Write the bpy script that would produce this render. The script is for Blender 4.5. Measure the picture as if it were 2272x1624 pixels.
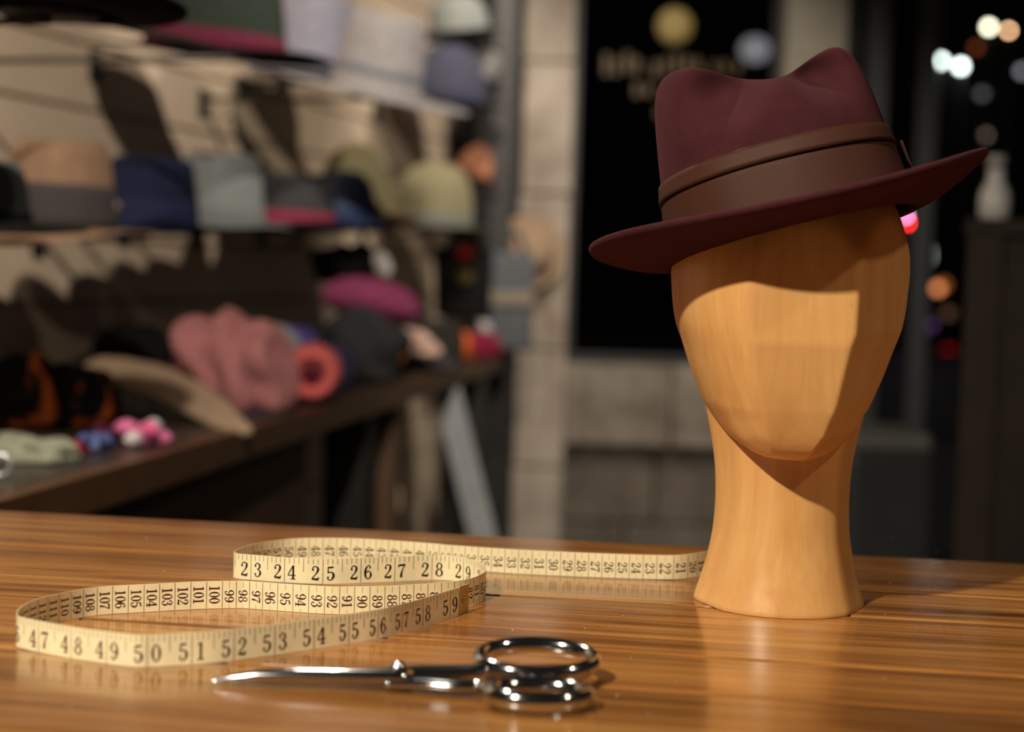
import bpy, bmesh, math, random
from mathutils import Vector, Matrix, noise
random.seed(7)
for o in list(bpy.data.objects): bpy.data.objects.remove(o)
C = bpy.context.scene.collection
SC = bpy.context.scene

# ---------------------------------------------------------------- camera
TT = 0.90                      # table top height
F_PX, H_CAM = 3500.0, 0.2252
PITCH, ROLL = math.radians(3.497), math.radians(1.583)
CAM = Vector((0, 0, TT + H_CAM))
r0 = Vector((1, 0, 0)); u0 = Vector((0, math.sin(PITCH), math.cos(PITCH))); f0 = Vector((0, math.cos(PITCH), -math.sin(PITCH)))
cr, sr = math.cos(ROLL), math.sin(ROLL)
cam_r = cr*r0 + sr*u0; cam_u = cr*u0 - sr*r0
cd = bpy.data.cameras.new('camera'); cam = bpy.data.objects.new('camera', cd); C.objects.link(cam)
cam.matrix_world = Matrix((
    (cam_r.x, cam_u.x, -f0.x, CAM.x), (cam_r.y, cam_u.y, -f0.y, CAM.y), (cam_r.z, cam_u.z, -f0.z, CAM.z), (0, 0, 0, 1)))
cd.sensor_width = 36; cd.lens = 36*F_PX/2272; cd.clip_start = 0.02; cd.clip_end = 200
cd.dof.use_dof = True; cd.dof.focus_distance = 1.055; cd.dof.aperture_fstop = cd.lens/15.2
SC.camera = cam
SC.view_settings.view_transform = 'Standard'; SC.view_settings.look = 'None'
SC.view_settings.gamma = 1; SC.view_settings.exposure = 0; SC.view_settings.use_curve_mapping = False

# ---------------------------------------------------------------- world and lamps
W = bpy.data.worlds.new('night'); SC.world = W; W.use_nodes = True
W.node_tree.nodes['Background'].inputs[0].default_value = (0.9, 0.78, 0.66, 1)
W.node_tree.nodes['Background'].inputs[1].default_value = 0.016

def lamp(name, kind, loc, target, power, col, size, cone=60, blend=0.5):
    d = bpy.data.lights.new(name, kind); d.energy = power; d.color = col
    d.shadow_soft_size = size
    if kind == 'SPOT': d.spot_size = math.radians(cone); d.spot_blend = blend
    o = bpy.data.objects.new(name, d); C.objects.link(o); o.location = loc
    o.rotation_euler = (Vector(target)-Vector(loc)).to_track_quat('-Z', 'Y').to_euler()
    return o
WARM = (1.0, 0.89, 0.70)
lamp('track_spot_key', 'SPOT', (-1.12, -0.58, 2.66), (0.10, 1.05, 1.05), 340, WARM, 0.045, 50, 0.6)
lamp('added_fill_spot', 'SPOT', (1.5, 0.1, 2.9), (0.2, 1.1, 1.1), 40, (1.0, 0.80, 0.6), 0.05, 60, 0.6)  # added fill light from the right, lifts the head's dark side
lamp('track_spot_table', 'SPOT', (-0.5, 2.3, 2.9), (-0.15, 1.0, 0.9), 75, WARM, 0.05, 60, 0.6)
lamp('shelf_spot_near', 'SPOT', (-0.05, 0.0, 2.87), (-0.80, 2.9, 1.30), 300, (1.0, 0.86, 0.70), 0.035, 50, 0.3)
lamp('shelf_spot_far', 'SPOT', (0.50, 1.9, 2.87), (-0.36, 4.3, 1.25), 145, (1.0, 0.86, 0.70), 0.035, 48, 0.4)
lamp('window_spot', 'SPOT', (0.35, 3.6, 2.9), (0.4, 5.3, 0.8), 165, (1.0, 0.88, 0.74), 0.05, 70, 0.8)

# ---------------------------------------------------------------- pixel helpers (2272 x 1624 frame)
def ray(px, py):
    return (cam_r*(px-1136) - cam_u*(py-812) + f0*F_PX)
def on_plane(px, py, z):
    d = ray(px, py); t = (z-CAM.z)/d.z
    return CAM + d*t
def at_y(px, py, y):
    d = ray(px, py); return CAM + d*(y/d.y)
def ppm(y): return F_PX/y       # pixels per metre at distance y

# ---------------------------------------------------------------- materials
MATS = {}
def s2l(c):
    return tuple(((v/255)/12.92 if v/255 <= 0.04045 else ((v/255+0.055)/1.055)**2.4) for v in c)
def newmat(name):
    m = bpy.data.materials.new(name); m.use_nodes = True
    nt = m.node_tree; b = nt.nodes['Principled BSDF']
    return m, nt, b
def ramp(nt, stops):
    r = nt.nodes.new('ShaderNodeValToRGB'); e = r.color_ramp.elements
    while len(e) > 1: e.remove(e[-1])
    e[0].position = stops[0][0]; e[0].color = (*stops[0][1], 1)
    for p, c in stops[1:]:
        n = e.new(p); n.color = (*c, 1)
    return r
def mul(c, k): return tuple(min(1, v*k) for v in c)
def coords(nt, scale=(1, 1, 1), rot=(0, 0, 0), kind='Object'):
    tc = nt.nodes.new('ShaderNodeTexCoord'); mp = nt.nodes.new('ShaderNodeMapping')
    mp.inputs['Scale'].default_value = scale; mp.inputs['Rotation'].default_value = rot
    nt.links.new(tc.outputs[kind], mp.inputs['Vector']); return mp
def ntex(nt, vec, scale, detail=4, rough=0.55, dist=0):
    n = nt.nodes.new('ShaderNodeTexNoise'); n.inputs['Scale'].default_value = scale
    n.inputs['Detail'].default_value = detail; n.inputs['Roughness'].default_value = rough; n.inputs['Distortion'].default_value = dist
    nt.links.new(vec.outputs[0], n.inputs['Vector']); return n
def bump(nt, b, src, strength, dist):
    bp = nt.nodes.new('ShaderNodeBump'); bp.inputs['Strength'].default_value = strength; bp.inputs['Distance'].default_value = dist
    nt.links.new(src, bp.inputs['Height']); nt.links.new(bp.outputs[0], b.inputs['Normal'])

def felt(col, key=None, var=0.25, scale=900, sheen=0.25):
    k = ('felt', col, var, scale)
    if k in MATS: return MATS[k]
    m, nt, b = newmat('felt'); c = s2l(col); mp = coords(nt)
    n = ntex(nt, mp, scale, 3, 0.7); n2 = ntex(nt, mp, 40, 3, 0.6)
    ad = nt.nodes.new('ShaderNodeMath'); ad.operation = 'MULTIPLY_ADD'; ad.inputs[1].default_value = 0.5
    nt.links.new(n.outputs[0], ad.inputs[0])
    h = nt.nodes.new('ShaderNodeMath'); h.operation = 'MULTIPLY'; h.inputs[1].default_value = 0.5
    nt.links.new(n2.outputs[0], h.inputs[0]); nt.links.new(h.outputs[0], ad.inputs[2])
    r = ramp(nt, [(0.3, mul(c, 1-var)), (0.7, mul(c, 1+var))]); nt.links.new(ad.outputs[0], r.inputs[0])
    nt.links.new(r.outputs[0], b.inputs['Base Color'])
    b.inputs['Roughness'].default_value = 0.95; b.inputs['Specular IOR Level'].default_value = 0.15
    b.inputs['Sheen Weight'].default_value = sheen; b.inputs['Sheen Roughness'].default_value = 0.5
    b.inputs['Sheen Tint'].default_value = (*mul(c, 2.5), 1)
    bump(nt, b, n.outputs[0], 0.35, 0.0012)
    MATS[k] = m; return m
def plain(col, rough=0.5, metal=0.0, key=None, var=0.12, scale=30, spec=0.5, bmp=0.0):
    k = ('plain', col, rough, metal, var, scale)
    if k in MATS: return MATS[k]
    m, nt, b = newmat('plain'); c = s2l(col); mp = coords(nt); n = ntex(nt, mp, scale, 4)
    r = ramp(nt, [(0.3, mul(c, 1-var)), (0.7, mul(c, 1+var))]); nt.links.new(n.outputs[0], r.inputs[0])
    nt.links.new(r.outputs[0], b.inputs['Base Color'])
    b.inputs['Roughness'].default_value = rough; b.inputs['Metallic'].default_value = metal; b.inputs['Specular IOR Level'].default_value = spec
    if bmp: bump(nt, b, n.outputs[0], bmp, 0.01)
    MATS[k] = m; return m
def two_tone(c1, c2, scale, lo=0.45, hi=0.55, rough=0.9):
    m, nt, b = newmat('patterned_knit'); mp = coords(nt); n = ntex(nt, mp, scale, 2, 0.5, 0.6)
    r = ramp(nt, [(lo, s2l(c1)), (hi, s2l(c2))]); nt.links.new(n.outputs[0], r.inputs[0])
    nt.links.new(r.outputs[0], b.inputs['Base Color']); b.inputs['Roughness'].default_value = rough
    b.inputs['Specular IOR Level'].default_value = 0.2
    return m
def emit(col, strength):
    m, nt, b = newmat('glow'); c = s2l(col)
    b.inputs['Base Color'].default_value = (*c, 1); b.inputs['Emission Color'].default_value = (*c, 1)
    b.inputs['Emission Strength'].default_value = strength
    return m

def wood_table():
    m, nt, b = newmat('varnished_table_wood')
    tc = nt.nodes.new('ShaderNodeTexCoord'); oi = nt.nodes.new('ShaderNodeObjectInfo')
    off = nt.nodes.new('ShaderNodeVectorMath'); off.operation = 'MULTIPLY_ADD'
    cmb = nt.nodes.new('ShaderNodeCombineXYZ')
    for i, k in enumerate((7.0, 13.0, 3.0)):
        mm = nt.nodes.new('ShaderNodeMath'); mm.operation = 'MULTIPLY'; mm.inputs[1].default_value = k
        nt.links.new(oi.outputs['Random'], mm.inputs[0]); nt.links.new(mm.outputs[0], cmb.inputs[i])
    off.inputs[1].default_value = (1, 1, 1); nt.links.new(tc.outputs['Object'], off.inputs[0]); nt.links.new(cmb.outputs[0], off.inputs[2])
    mp = nt.nodes.new('ShaderNodeMapping'); mp.inputs['Scale'].default_value = (1.5, 30, 30); nt.links.new(off.outputs[0], mp.inputs[0])
    g1 = ntex(nt, mp, 1.6, 6, 0.6, 0.9)
    mp2 = nt.nodes.new('ShaderNodeMapping'); mp2.inputs['Scale'].default_value = (6, 260, 260); nt.links.new(off.outputs[0], mp2.inputs[0])
    g2 = ntex(nt, mp2, 2.0, 4, 0.6)
    r1 = ramp(nt, [(0.25, s2l((86, 50, 24))), (0.42, s2l((146, 94, 46))), (0.55, s2l((180, 122, 64))), (0.72, s2l((204, 150, 86)))])
    nt.links.new(g1.outputs[0], r1.inputs[0])
    r2 = ramp(nt, [(0.3, (0.55, 0.5, 0.45)), (0.6, (1, 1, 1))]); nt.links.new(g2.outputs[0], r2.inputs[0])
    mx = nt.nodes.new('ShaderNodeMix'); mx.data_type = 'RGBA'; mx.blend_type = 'MULTIPLY'; mx.inputs[0].default_value = 0.6
    nt.links.new(r1.outputs[0], mx.inputs[6]); nt.links.new(r2.outputs[0], mx.inputs[7])
    hs = nt.nodes.new('ShaderNodeHueSaturation')
    ma = nt.nodes.new('ShaderNodeMapRange'); ma.inputs[3].default_value = 0.7; ma.inputs[4].default_value = 1.05
    nt.links.new(oi.outputs['Random'], ma.inputs[0]); nt.links.new(ma.outputs[0], hs.inputs['Value'])
    nt.links.new(mx.outputs[2], hs.inputs['Color']); nt.links.new(hs.outputs[0], b.inputs['Base Color'])
    sm = coords(nt, (3, 8, 1)); sn = ntex(nt, sm, 4, 5, 0.6)
    rr = nt.nodes.new('ShaderNodeMapRange'); rr.inputs[3].default_value = 0.10; rr.inputs[4].default_value = 0.27
    nt.links.new(sn.outputs[0], rr.inputs[0]); nt.links.new(rr.outputs[0], b.inputs['Roughness'])
    b.inputs['Coat Weight'].default_value = 0.35; b.inputs['Coat Roughness'].default_value = 0.12
    bump(nt, b, g2.outputs[0], 0.12, 0.0006)
    return m
def wood_head():
    m, nt, b = newmat('turned_limewood')
    mp = coords(nt, (14, 14, 1.6)); n = ntex(nt, mp, 2.2, 5, 0.6, 1.6)
    mp2 = coords(nt, (120, 120, 7)); n2 = ntex(nt, mp2, 2, 3, 0.6)
    r = ramp(nt, [(0.25, s2l((203, 146, 86))), (0.5, s2l((214, 162, 100))), (0.75, s2l((222, 176, 116)))])
    nt.links.new(n.outputs[0], r.inputs[0])
    r2 = ramp(nt, [(0.25, (0.93, 0.9, 0.86)), (0.6, (1, 1, 1))]); nt.links.new(n2.outputs[0], r2.inputs[0])
    mx = nt.nodes.new('ShaderNodeMix'); mx.data_type = 'RGBA'; mx.blend_type = 'MULTIPLY'; mx.inputs[0].default_value = 0.6
    nt.links.new(r.outputs[0], mx.inputs[6]); nt.links.new(r2.outputs[0], mx.inputs[7])
    # small dark flecks and knots
    mp3 = coords(nt, (60, 60, 22)); v = nt.nodes.new('ShaderNodeTexVoronoi'); v.inputs['Scale'].default_value = 0.6
    nt.links.new(mp3.outputs[0], v.inputs['Vector'])
    r3 = ramp(nt, [(0.02, (0.35, 0.2, 0.1)), (0.05, (1, 1, 1))]); nt.links.new(v.outputs['Distance'], r3.inputs[0])
    mx2 = nt.nodes.new('ShaderNodeMix'); mx2.data_type = 'RGBA'; mx2.blend_type = 'MULTIPLY'; mx2.inputs[0].default_value = 0.6
    nt.links.new(mx.outputs[2], mx2.inputs[6]); nt.links.new(r3.outputs[0], mx2.inputs[7])
    nt.links.new(mx2.outputs[2], b.inputs['Base Color'])
    b.inputs['Roughness'].default_value = 0.36; b.inputs['Specular IOR Level'].default_value = 0.45
    return m
def stone(col, col2, scale=6, spots=True):
    m, nt, b = newmat('weathered_stone'); mp = coords(nt); n = ntex(nt, mp, scale, 6, 0.65)
    r = ramp(nt, [(0.3, s2l(col2)), (0.65, s2l(col))]); nt.links.new(n.outputs[0], r.inputs[0])
    n2 = ntex(nt, mp, scale*0.8, 3, 0.6, 1.0); r2 = ramp(nt, [(0.62, (0, 0, 0)), (0.74, (1, 1, 1))]); nt.links.new(n2.outputs[1], r2.inputs[0])
    mx = nt.nodes.new('ShaderNodeMix'); mx.data_type = 'RGBA'; mx.inputs[7].default_value = (*s2l((112, 72, 50)), 1)
    nt.links.new(r2.outputs[0], mx.inputs[0]); nt.links.new(r.outputs[0], mx.inputs[6])
    nt.links.new(mx.outputs[2], b.inputs['Base Color']); b.inputs['Roughness'].default_value = 0.9
    bump(nt, b, n.outputs[0], 0.5, 0.02)
    return m
def grosgrain(col):
    m, nt, b = newmat('grosgrain_ribbon'); c = s2l(col)
    uv = coords(nt, (1, 1, 1), kind='UV'); w = nt.nodes.new('ShaderNodeTexWave'); w.inputs['Scale'].default_value = 150
    w.bands_direction = 'X'; nt.links.new(uv.outputs[0], w.inputs['Vector'])
    r = ramp(nt, [(0.0, mul(c, 0.75)), (1.0, mul(c, 1.15))]); nt.links.new(w.outputs[0], r.inputs[0])
    nt.links.new(r.outputs[0], b.inputs['Base Color']); b.inputs['Roughness'].default_value = 0.55
    b.inputs['Specular IOR Level'].default_value = 0.22
    bump(nt, b, w.outputs[0], 0.4, 0.0003)
    return m
def glass():
    m, nt, b = newmat('window_glass'); b.inputs['Transmission Weight'].default_value = 1
    b.inputs['Roughness'].default_value = 0.0; b.inputs['IOR'].default_value = 1.15; b.inputs['Base Color'].default_value = (0.85, 0.87, 0.87, 1)
    n = ntex(nt, coords(nt), 3, 2); rr = nt.nodes.new('ShaderNodeMapRange'); rr.inputs[3].default_value = 0.0; rr.inputs[4].default_value = 0.03
    nt.links.new(n.outputs[0], rr.inputs[0]); nt.links.new(rr.outputs[0], b.inputs['Roughness'])
    return m

# ---------------------------------------------------------------- mesh helpers
def mesh(name, verts, faces, mat, parent=None, smooth=True, loc=None, uvs=None):
    me = bpy.data.meshes.new(name); me.from_pydata([tuple(v) for v in verts], [], faces); me.update()
    if smooth: me.polygons.foreach_set('use_smooth', [True]*len(me.polygons))
    if uvs:
        ul = me.uv_layers.new(name='UVMap')
        for l in me.loops: ul.data[l.index].uv = uvs[l.vertex_index]
    o = bpy.data.objects.new(name, me); C.objects.link(o)
    if mat: me.materials.append(mat)
    if parent: o.parent = parent
    if loc is not None: o.location = loc
    return o
def tag(o, label, cat, group=None):
    o['label'] = label; o['category'] = cat
    if group: o['group'] = group
    return o
def thing(name, label, cat, loc, rot=(0, 0, 0), group=None):
    e = bpy.data.objects.new(name, None); C.objects.link(e); e.location = loc; e.rotation_euler = rot
    e.empty_display_size = 0.05
    return tag(e, label, cat, group)
def struct(o): o['kind'] = 'structure'; return o
def box_data(x0, x1, y0, y1, z0, z1, bev=0.0):
    bm = bmesh.new(); bmesh.ops.create_cube(bm, size=1)
    for v in bm.verts: v.co = Vector(((x0+x1)/2+v.co.x*(x1-x0), (y0+y1)/2+v.co.y*(y1-y0), (z0+z1)/2+v.co.z*(z1-z0)))
    if bev: bmesh.ops.bevel(bm, geom=list(bm.edges), offset=bev, segments=2, profile=0.6, affect='EDGES')
    vs = [v.co.copy() for v in bm.verts]; bm.verts.index_update(); fs = [[v.index for v in f.verts] for f in bm.faces]; bm.free()
    return vs, fs
def box(name, ext, mat, parent=None, bev=0.003, loc=None):
    vs, fs = box_data(*ext, bev); return mesh(name, vs, fs, mat, parent, smooth=False, loc=loc)
def grid_faces(nu, nv, close_u=True):
    f = []
    for j in range(nv-1):
        for i in range(nu if close_u else nu-1):
            k = (i+1) % nu; f.append((j*nu+i, j*nu+k, (j+1)*nu+k, (j+1)*nu+i))
    return f
def lathe(prof, n=40):
    vs = []
    for r, z in prof:
        for i in range(n):
            a = 2*math.pi*i/n; vs.append((r*math.cos(a), r*math.sin(a), z))
    fs = grid_faces(n, len(prof)); fs.append(list(range(n))[::-1]); fs.append([(len(prof)-1)*n+i for i in range(n)])
    return vs, fs
def lerp_table(tab, x):
    if x <= tab[0][0]: return tab[0][1]
    for (a, fa), (b, fb) in zip(tab, tab[1:]):
        if x <= b: t = (x-a)/(b-a); return fa+(fb-fa)*t
    return tab[-1][1]
def smooth_table(tab, x):
    # monotone-ish catmull-rom through a table
    n = len(tab)
    if x <= tab[0][0]: return tab[0][1]
    if x >= tab[-1][0]: return tab[-1][1]
    for i in range(n-1):
        if x <= tab[i+1][0]:
            x0, y0 = tab[i]; x1, y1 = tab[i+1]
            m0 = (y1-tab[i-1][1])/(x1-tab[i-1][0]) if i > 0 else (y1-y0)/(x1-x0)
            m1 = (tab[i+2][1]-y0)/(tab[i+2][0]-x0) if i < n-2 else (y1-y0)/(x1-x0)
            h = x1-x0; t = (x-x0)/h
            return (2*t**3-3*t*t+1)*y0+(t**3-2*t*t+t)*h*m0+(-2*t**3+3*t*t)*y1+(t**3-t*t)*h*m1
def smin(a, b, k):
    h = max(k-abs(a-b), 0)/k; return min(a, b)-h*h*k*0.25
def sstep(a, b, x):
    t = max(0, min(1, (x-a)/(b-a))); return t*t*(3-2*t)
def catmull(pts, per=8, closed=False):
    out = []; n = len(pts)
    for i in range(n if closed else n-1):
        g = lambda k: pts[k % n] if closed else pts[max(0, min(n-1, k))]
        p0, p1, p2, p3 = g(i-1), g(i), g(i+1), g(i+2)
        for j in range(per):
            t = j/per
            out.append(tuple(0.5*(2*b+(-a+c)*t+(2*a-5*b+4*c-d)*t*t+(-a+3*b-3*c+d)*t**3) for a, b, c, d in zip(p0, p1, p2, p3)))
    if not closed: out.append(tuple(pts[-1]))
    return out
def tube(path, radii, n=12, closed=False):
    P = [Vector(p) for p in path]; m = len(P); vs = []
    up = Vector((0, 0, 1))
    for i, p in enumerate(P):
        a = P[(i-1) % m] if (closed or i > 0) else P[0]; b = P[(i+1) % m] if (closed or i < m-1) else P[-1]
        t = (b-a).normalized(); s = t.cross(up)
        if s.length < 1e-4: s = Vector((1, 0, 0))
        s.normalize(); w = s.cross(t)
        r = radii[i] if isinstance(radii, (list, tuple)) else radii
        rx, ry = r if isinstance(r, tuple) else (r, r)
        for k in range(n):
            an = 2*math.pi*k/n; vs.append(p+s*(rx*math.cos(an))+w*(ry*math.sin(an)))
    fs = grid_faces(n, m)
    if closed:
        for i in range(n): fs.append(((m-1)*n+i, (m-1)*n+(i+1) % n, (i+1) % n, i))
    else:
        fs.append(list(range(n))[::-1]); fs.append([(m-1)*n+i for i in range(n)])
    return vs, fs

# ---------------------------------------------------------------- the room
M_floor = stone((74, 66, 58), (48, 42, 38), 3)
fl = box('floor', (-4, 4, -1.5, 5.6, -0.05, 0.0), M_floor, bev=0); struct(fl)
# left wall runs away from the camera at 16 degrees: slat panels with grooves between
WDIR = Vector((math.sin(math.radians(16)), math.cos(math.radians(16)), 0)); WN = Vector((WDIR.y, -WDIR.x, 0))
WORG = Vector((-0.98, 2.66, 0))
M_slat = plain((226, 206, 182), 0.6, var=0.05, scale=8)
M_groove = plain((150, 130, 108), 0.7)
wl = thing('wall_left', '', '', WORG, (0, 0, -math.radians(16)))
del wl['label']; del wl['category']; struct(wl)
# local frame of the wall: +x = into the room, +y = along the wall
box('backing_board', (-0.08, -0.012, -2.2, 2.85, 0, 2.7), M_groove, wl, 0)
zg = 1.416-0.127*11; panel = None; k = 0
while zg+0.127*k < 2.6:
    z0 = max(0.0, zg+0.127*k)
    if panel is None:
        panel = box('panel', (-0.012, 0.0, -2.2, 2.85, 0.004, 0.123), M_slat, wl, 0.002); panel.location.z = z0
    else:
        p = panel.copy(); C.objects.link(p); p.parent = wl; p.location.z = z0
    k += 1

# back wall: stone jamb, stone apron under the window, mullion, glazed shop front
YB = 5.3
def bx(px, y=YB): return at_y(px, 600, y).x
def bz(py, px=1300, y=YB): return at_y(px, py, y).z
M_stone = stone((168, 158, 146), (122, 110, 100), 5)
M_stone2 = stone((140, 132, 120), (84, 74, 64), 7)
M_stone3 = stone((104, 96, 86), (66, 60, 54), 8)
M_frame = plain((26, 26, 27), 0.5); M_pale = plain((150, 144, 130), 0.8, var=0.15, scale=6)
M_glass = glass()
xl, xr = bx(1149), bx(1262); zs = bz(812, 1400)
wb = thing('wall_back', '', '', (0, YB, 0)); del wb['label']; del wb['category']; struct(wb)
z = 0.0; hs = [0.46, 0.40, 0.52, 0.44, 0.5, 0.48]
for i, h in enumerate(hs):
    box('stone_block', (xl+0.004*(i % 2), xr-0.003*((i+1) % 2), 0, 0.34, z+0.003, z+h-0.003), M_stone, wb, 0.008); z += h
xm0, xm1 = bx(1728), bx(1862)
zl = bz(990, 1400)
xa = [xr, xr+0.36, xr+0.80, xm1]
for a, b_ in zip(xa, xa[1:]): box('stone_slab', (a+0.002, b_-0.002, 0.0, 0.34, zl, zs), M_stone2, wb, 0.01)
xb = [xr-0.06, xr+0.22, xr+0.55, xm1]
for r_ in range(2):
    for a, b_ in zip(xb, xb[1:]):
        o_ = 0.1*r_ if a != xb[0] else 0
        box('stone_block', (a+o_+0.003, b_+(0.1*r_ if b_ != xm1 else 0)-0.003, 0.06, 0.34, 0.003+r_*zl/2, zl/2-0.004+r_*zl/2), M_stone3, wb, 0.012)
box('mullion', (xm0, xm1, 0.02, 0.22, zs, 2.8), M_pale, wb, 0.006)
box('wall_end', (-0.6, xl-0.002, 0.0, 0.3, 0, 2.8), plain((30, 28, 27), 0.8), wb, 0)
# window panes
w1 = thing('window_1', '', '', ((xr+xm0)/2, YB+0.16, zs)); del w1['label']; del w1['category']; struct(w1)
hw = (xm0-xr)/2
box('pane', (-hw+0.02, hw-0.02, -0.003, 0.003, 0.03, 1.95), M_glass, w1, 0)
for e in ((-hw, -hw+0.025, 0, 1.98), (hw-0.025, hw, 0, 1.98)): box('window_frame', (e[0], e[1], -0.025, 0.025, e[2], e[3]), M_frame, w1, 0.003)
box('window_frame', (-hw+0.025, hw-0.025, -0.025, 0.025, 0, 0.03), M_frame, w1, 0.003)
box('window_frame', (-hw+0.025, hw-0.025, -0.025, 0.025, 1.95, 1.98), M_frame, w1, 0.003)
# glazed door to the right
xd0, xd1 = bx(1866), bx(2420)
d1 = thing('door_1', '', '', (xd0, YB+0.1, 0)); del d1['label']; del d1['category']; struct(d1)
M_dfr = plain((74, 76, 78), 0.4)
wd = xd1-xd0
box('door_stile', (0, 0.045, -0.03, 0.03, 0, 2.8), plain((40, 42, 43), 0.5), d1)
sx0 = bx(1918)-xd0; box('door_stile', (sx0, sx0+0.07, -0.03, 0.03, 0.0, 2.8), M_dfr, d1)
sx1 = bx(2036)-xd0; box('door_stile', (sx1, sx1+0.062, -0.03, 0.03, 0.0, 2.8), M_dfr, d1)
box('kick_panel', (sx0+0.07, sx1, -0.012, 0.012, 0.0, 0.55), M_frame, d1)
box('kick_panel', (sx1+0.062, wd, -0.012, 0.012, 0.0, 0.55), M_frame, d1)
box('pane', (sx0+0.072, sx1-0.002, -0.003, 0.003, 0.555, 2.8), M_glass, d1, 0)
box('pane', (sx1+0.064, wd, -0.003, 0.003, 0.555, 2.8), M_glass, d1, 0)
st = box('pavement', (-6, 14, 5.7, 34, -0.12, -0.03), plain((40, 38, 37), 0.7, scale=2), bev=0); struct(st)
hb = box('wall_street', (-8, 16, 33, 33.4, -0.1, 9), plain((26, 20, 17), 0.9, scale=1), bev=0); struct(hb)

# ---------------------------------------------------------------- work table with planks
EDGE_N = Vector((0.1426, 0.9898, 0)); EDGE_D = Vector((0.9898, -0.1426, 0))
tb = thing('work_table', 'glossy brown plank work table in the foreground carrying head form, tape and scissors', 'table', EDGE_N*0.75, (0, 0, math.atan2(EDGE_D.y, EDGE_D.x)))
MW = wood_table()
offs = [1.308, 1.157, 1.068, 0.927, 0.845, 0.70, 0.61, 0.47, 0.38, 0.24]
for a, b_ in zip(offs, offs[1:]):
    box('plank', (-1.1, 1.15, b_-0.75+0.0015, a-0.75-0.0015, TT-0.035, TT), MW, tb, 0.0022)
M_dark = plain((40, 27, 18), 0.5)
box('apron', (-1.03, 1.08, -0.47, 0.51, TT-0.13, TT-0.0355), M_dark, tb, 0.003)
for lx in (-1.0, 1.0):
    for ly in (-0.42, 0.45): box('leg', (lx-0.04, lx+0.04, ly-0.04, ly+0.04, 0, TT-0.13), M_dark, tb, 0.004)

# ---------------------------------------------------------------- wooden head form
HC = Vector((0.190, 1.088, TT))
MH = wood_head()
hd = thing('mannequin', 'carved pale wooden display head with faceted blank face, wearing the burgundy hat', 'display head', HC, (0, 0, math.radians(-3)))
NA = 200
Wt = [(.098, .010), (.0995, .018), (.1035, .0265), (.108, .0330), (.115, .0410), (.124, .0475), (.135, .0535), (.145, .0580), (.161, .0645), (.177, .0700), (.194, .0760), (.215, .0790), (.240, .0796), (.262, .074), (.28, .066), (.295, .052), (.305, .034), (.310, .0)]
Ft = [(.098, .070), (.1035, .080), (.115, .0905), (.135, .0985), (.16, .106), (.185, .1105), (.225, .109), (.25, .100), (.275, .084), (.295, .060), (.305, .036), (.31, .0)]
Bt = [(.098, -.050), (.1035, -.030), (.115, .0), (.124, .02), (.135, .045), (.161, .072), (.194, .088), (.235, .090), (.265, .080), (.285, .066), (.30, .04), (.31, 0)]
Pt = [(.098, .072), (.108, .0815), (.125, .0885), (.15, .0950), (.179, .1002), (.183, .1008), (.187, .1008), (.24, .0985), (.28, .09), (.31, .08)]
Rt = [(.098, .043), (.105, .0509), (.12, .0601), (.145, .0691), (.19, .0800), (.24, .0806), (.31, .082)]
Lt = [(.098, .054), (.105, .0625), (.12, .073), (.145, .083), (.18, .094), (.2, .12), (.31, .12)]
zs_ = []
zz = .098
while zz < .3101:
    zs_.append(zz); zz += .0007 if zz < .115 else (.0012 if zz < .2 else .004)
vs = []
for zc in zs_:
    w = max(0.0005, smooth_table(Wt, zc)); f = smooth_table(Ft, zc); bk = smooth_table(Bt, zc); pl = smooth_table(Pt, zc)
    yc = (f-bk)/2 if bk < 0.03 else (f-max(bk, .03))/4*0
    yc = 0.0 if bk >= 0.045 else (f-bk)/2*sstep(.045, -.05, bk)*1.0
    fr, br = f-yc, bk+yc
    br = max(br, 0.002)
    for i in range(NA):
        a = 2*math.pi*i/NA; ca, sa = math.cos(a), math.sin(a)
        x = w*math.copysign(abs(ca)**0.92, ca); yy = (fr if sa > 0 else br)*math.copysign(abs(sa)**0.92, sa)+yc
        if yy > 0.004:
            k = 1.0
            for az_, dt in ((58, Rt), (-50, Lt)):
                v_ = x*math.sin(math.radians(az_))+yy*math.cos(math.radians(az_)); d_ = lerp_table(dt, zc)
                if v_ > 0: k = smin(k, d_/v_, 0.02)
            v_ = yy+x*0.02
            if v_ > 0: k = smin(k, pl/v_, 0.018)
            k = min(1.0, k); x *= k; yy *= k
        vs.append((x, -yy, zc if zc > .14 else .14-(.14-zc)*.80))
fs = grid_faces(NA, len(zs_)); fs.append(list(range(NA))); fs.append([(len(zs_)-1)*NA+i for i in range(NA)])
mesh('face_block', vs, fs, MH, hd, loc=(-.002, 0, 0))
Nt = [(0, .0585), (.0006, .0588), (.0148, .0545), (.0312, .0503), (.0472, .0474), (.0636, .0462), (.0799, .0462), (.0963, .0474), (.115, .0505), (.135, .055), (.15, .058)]
nz = [0.0, .0006]+[.003*i for i in range(1, 51)]
vs = []
for zc in nz:
    r = smooth_table(Nt, zc)
    for i in range(NA):
        a = 2*math.pi*i/NA
        rr = r
        for fa in (math.radians(205), math.radians(-25)):
            c_ = math.cos(a-fa)
            if c_ > 0.5: rr = smin(rr, (r*0.955)/c_, 0.002)
        vs.append((rr*math.cos(a), rr*math.sin(a)+0.004*sstep(.05, .15, zc), zc))
fs = grid_faces(NA, len(nz)); fs.append(list(range(NA))[::-1]); fs.append([(len(nz)-1)*NA+i for i in range(NA)])
mesh('neck', vs, fs, MH, hd)

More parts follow.
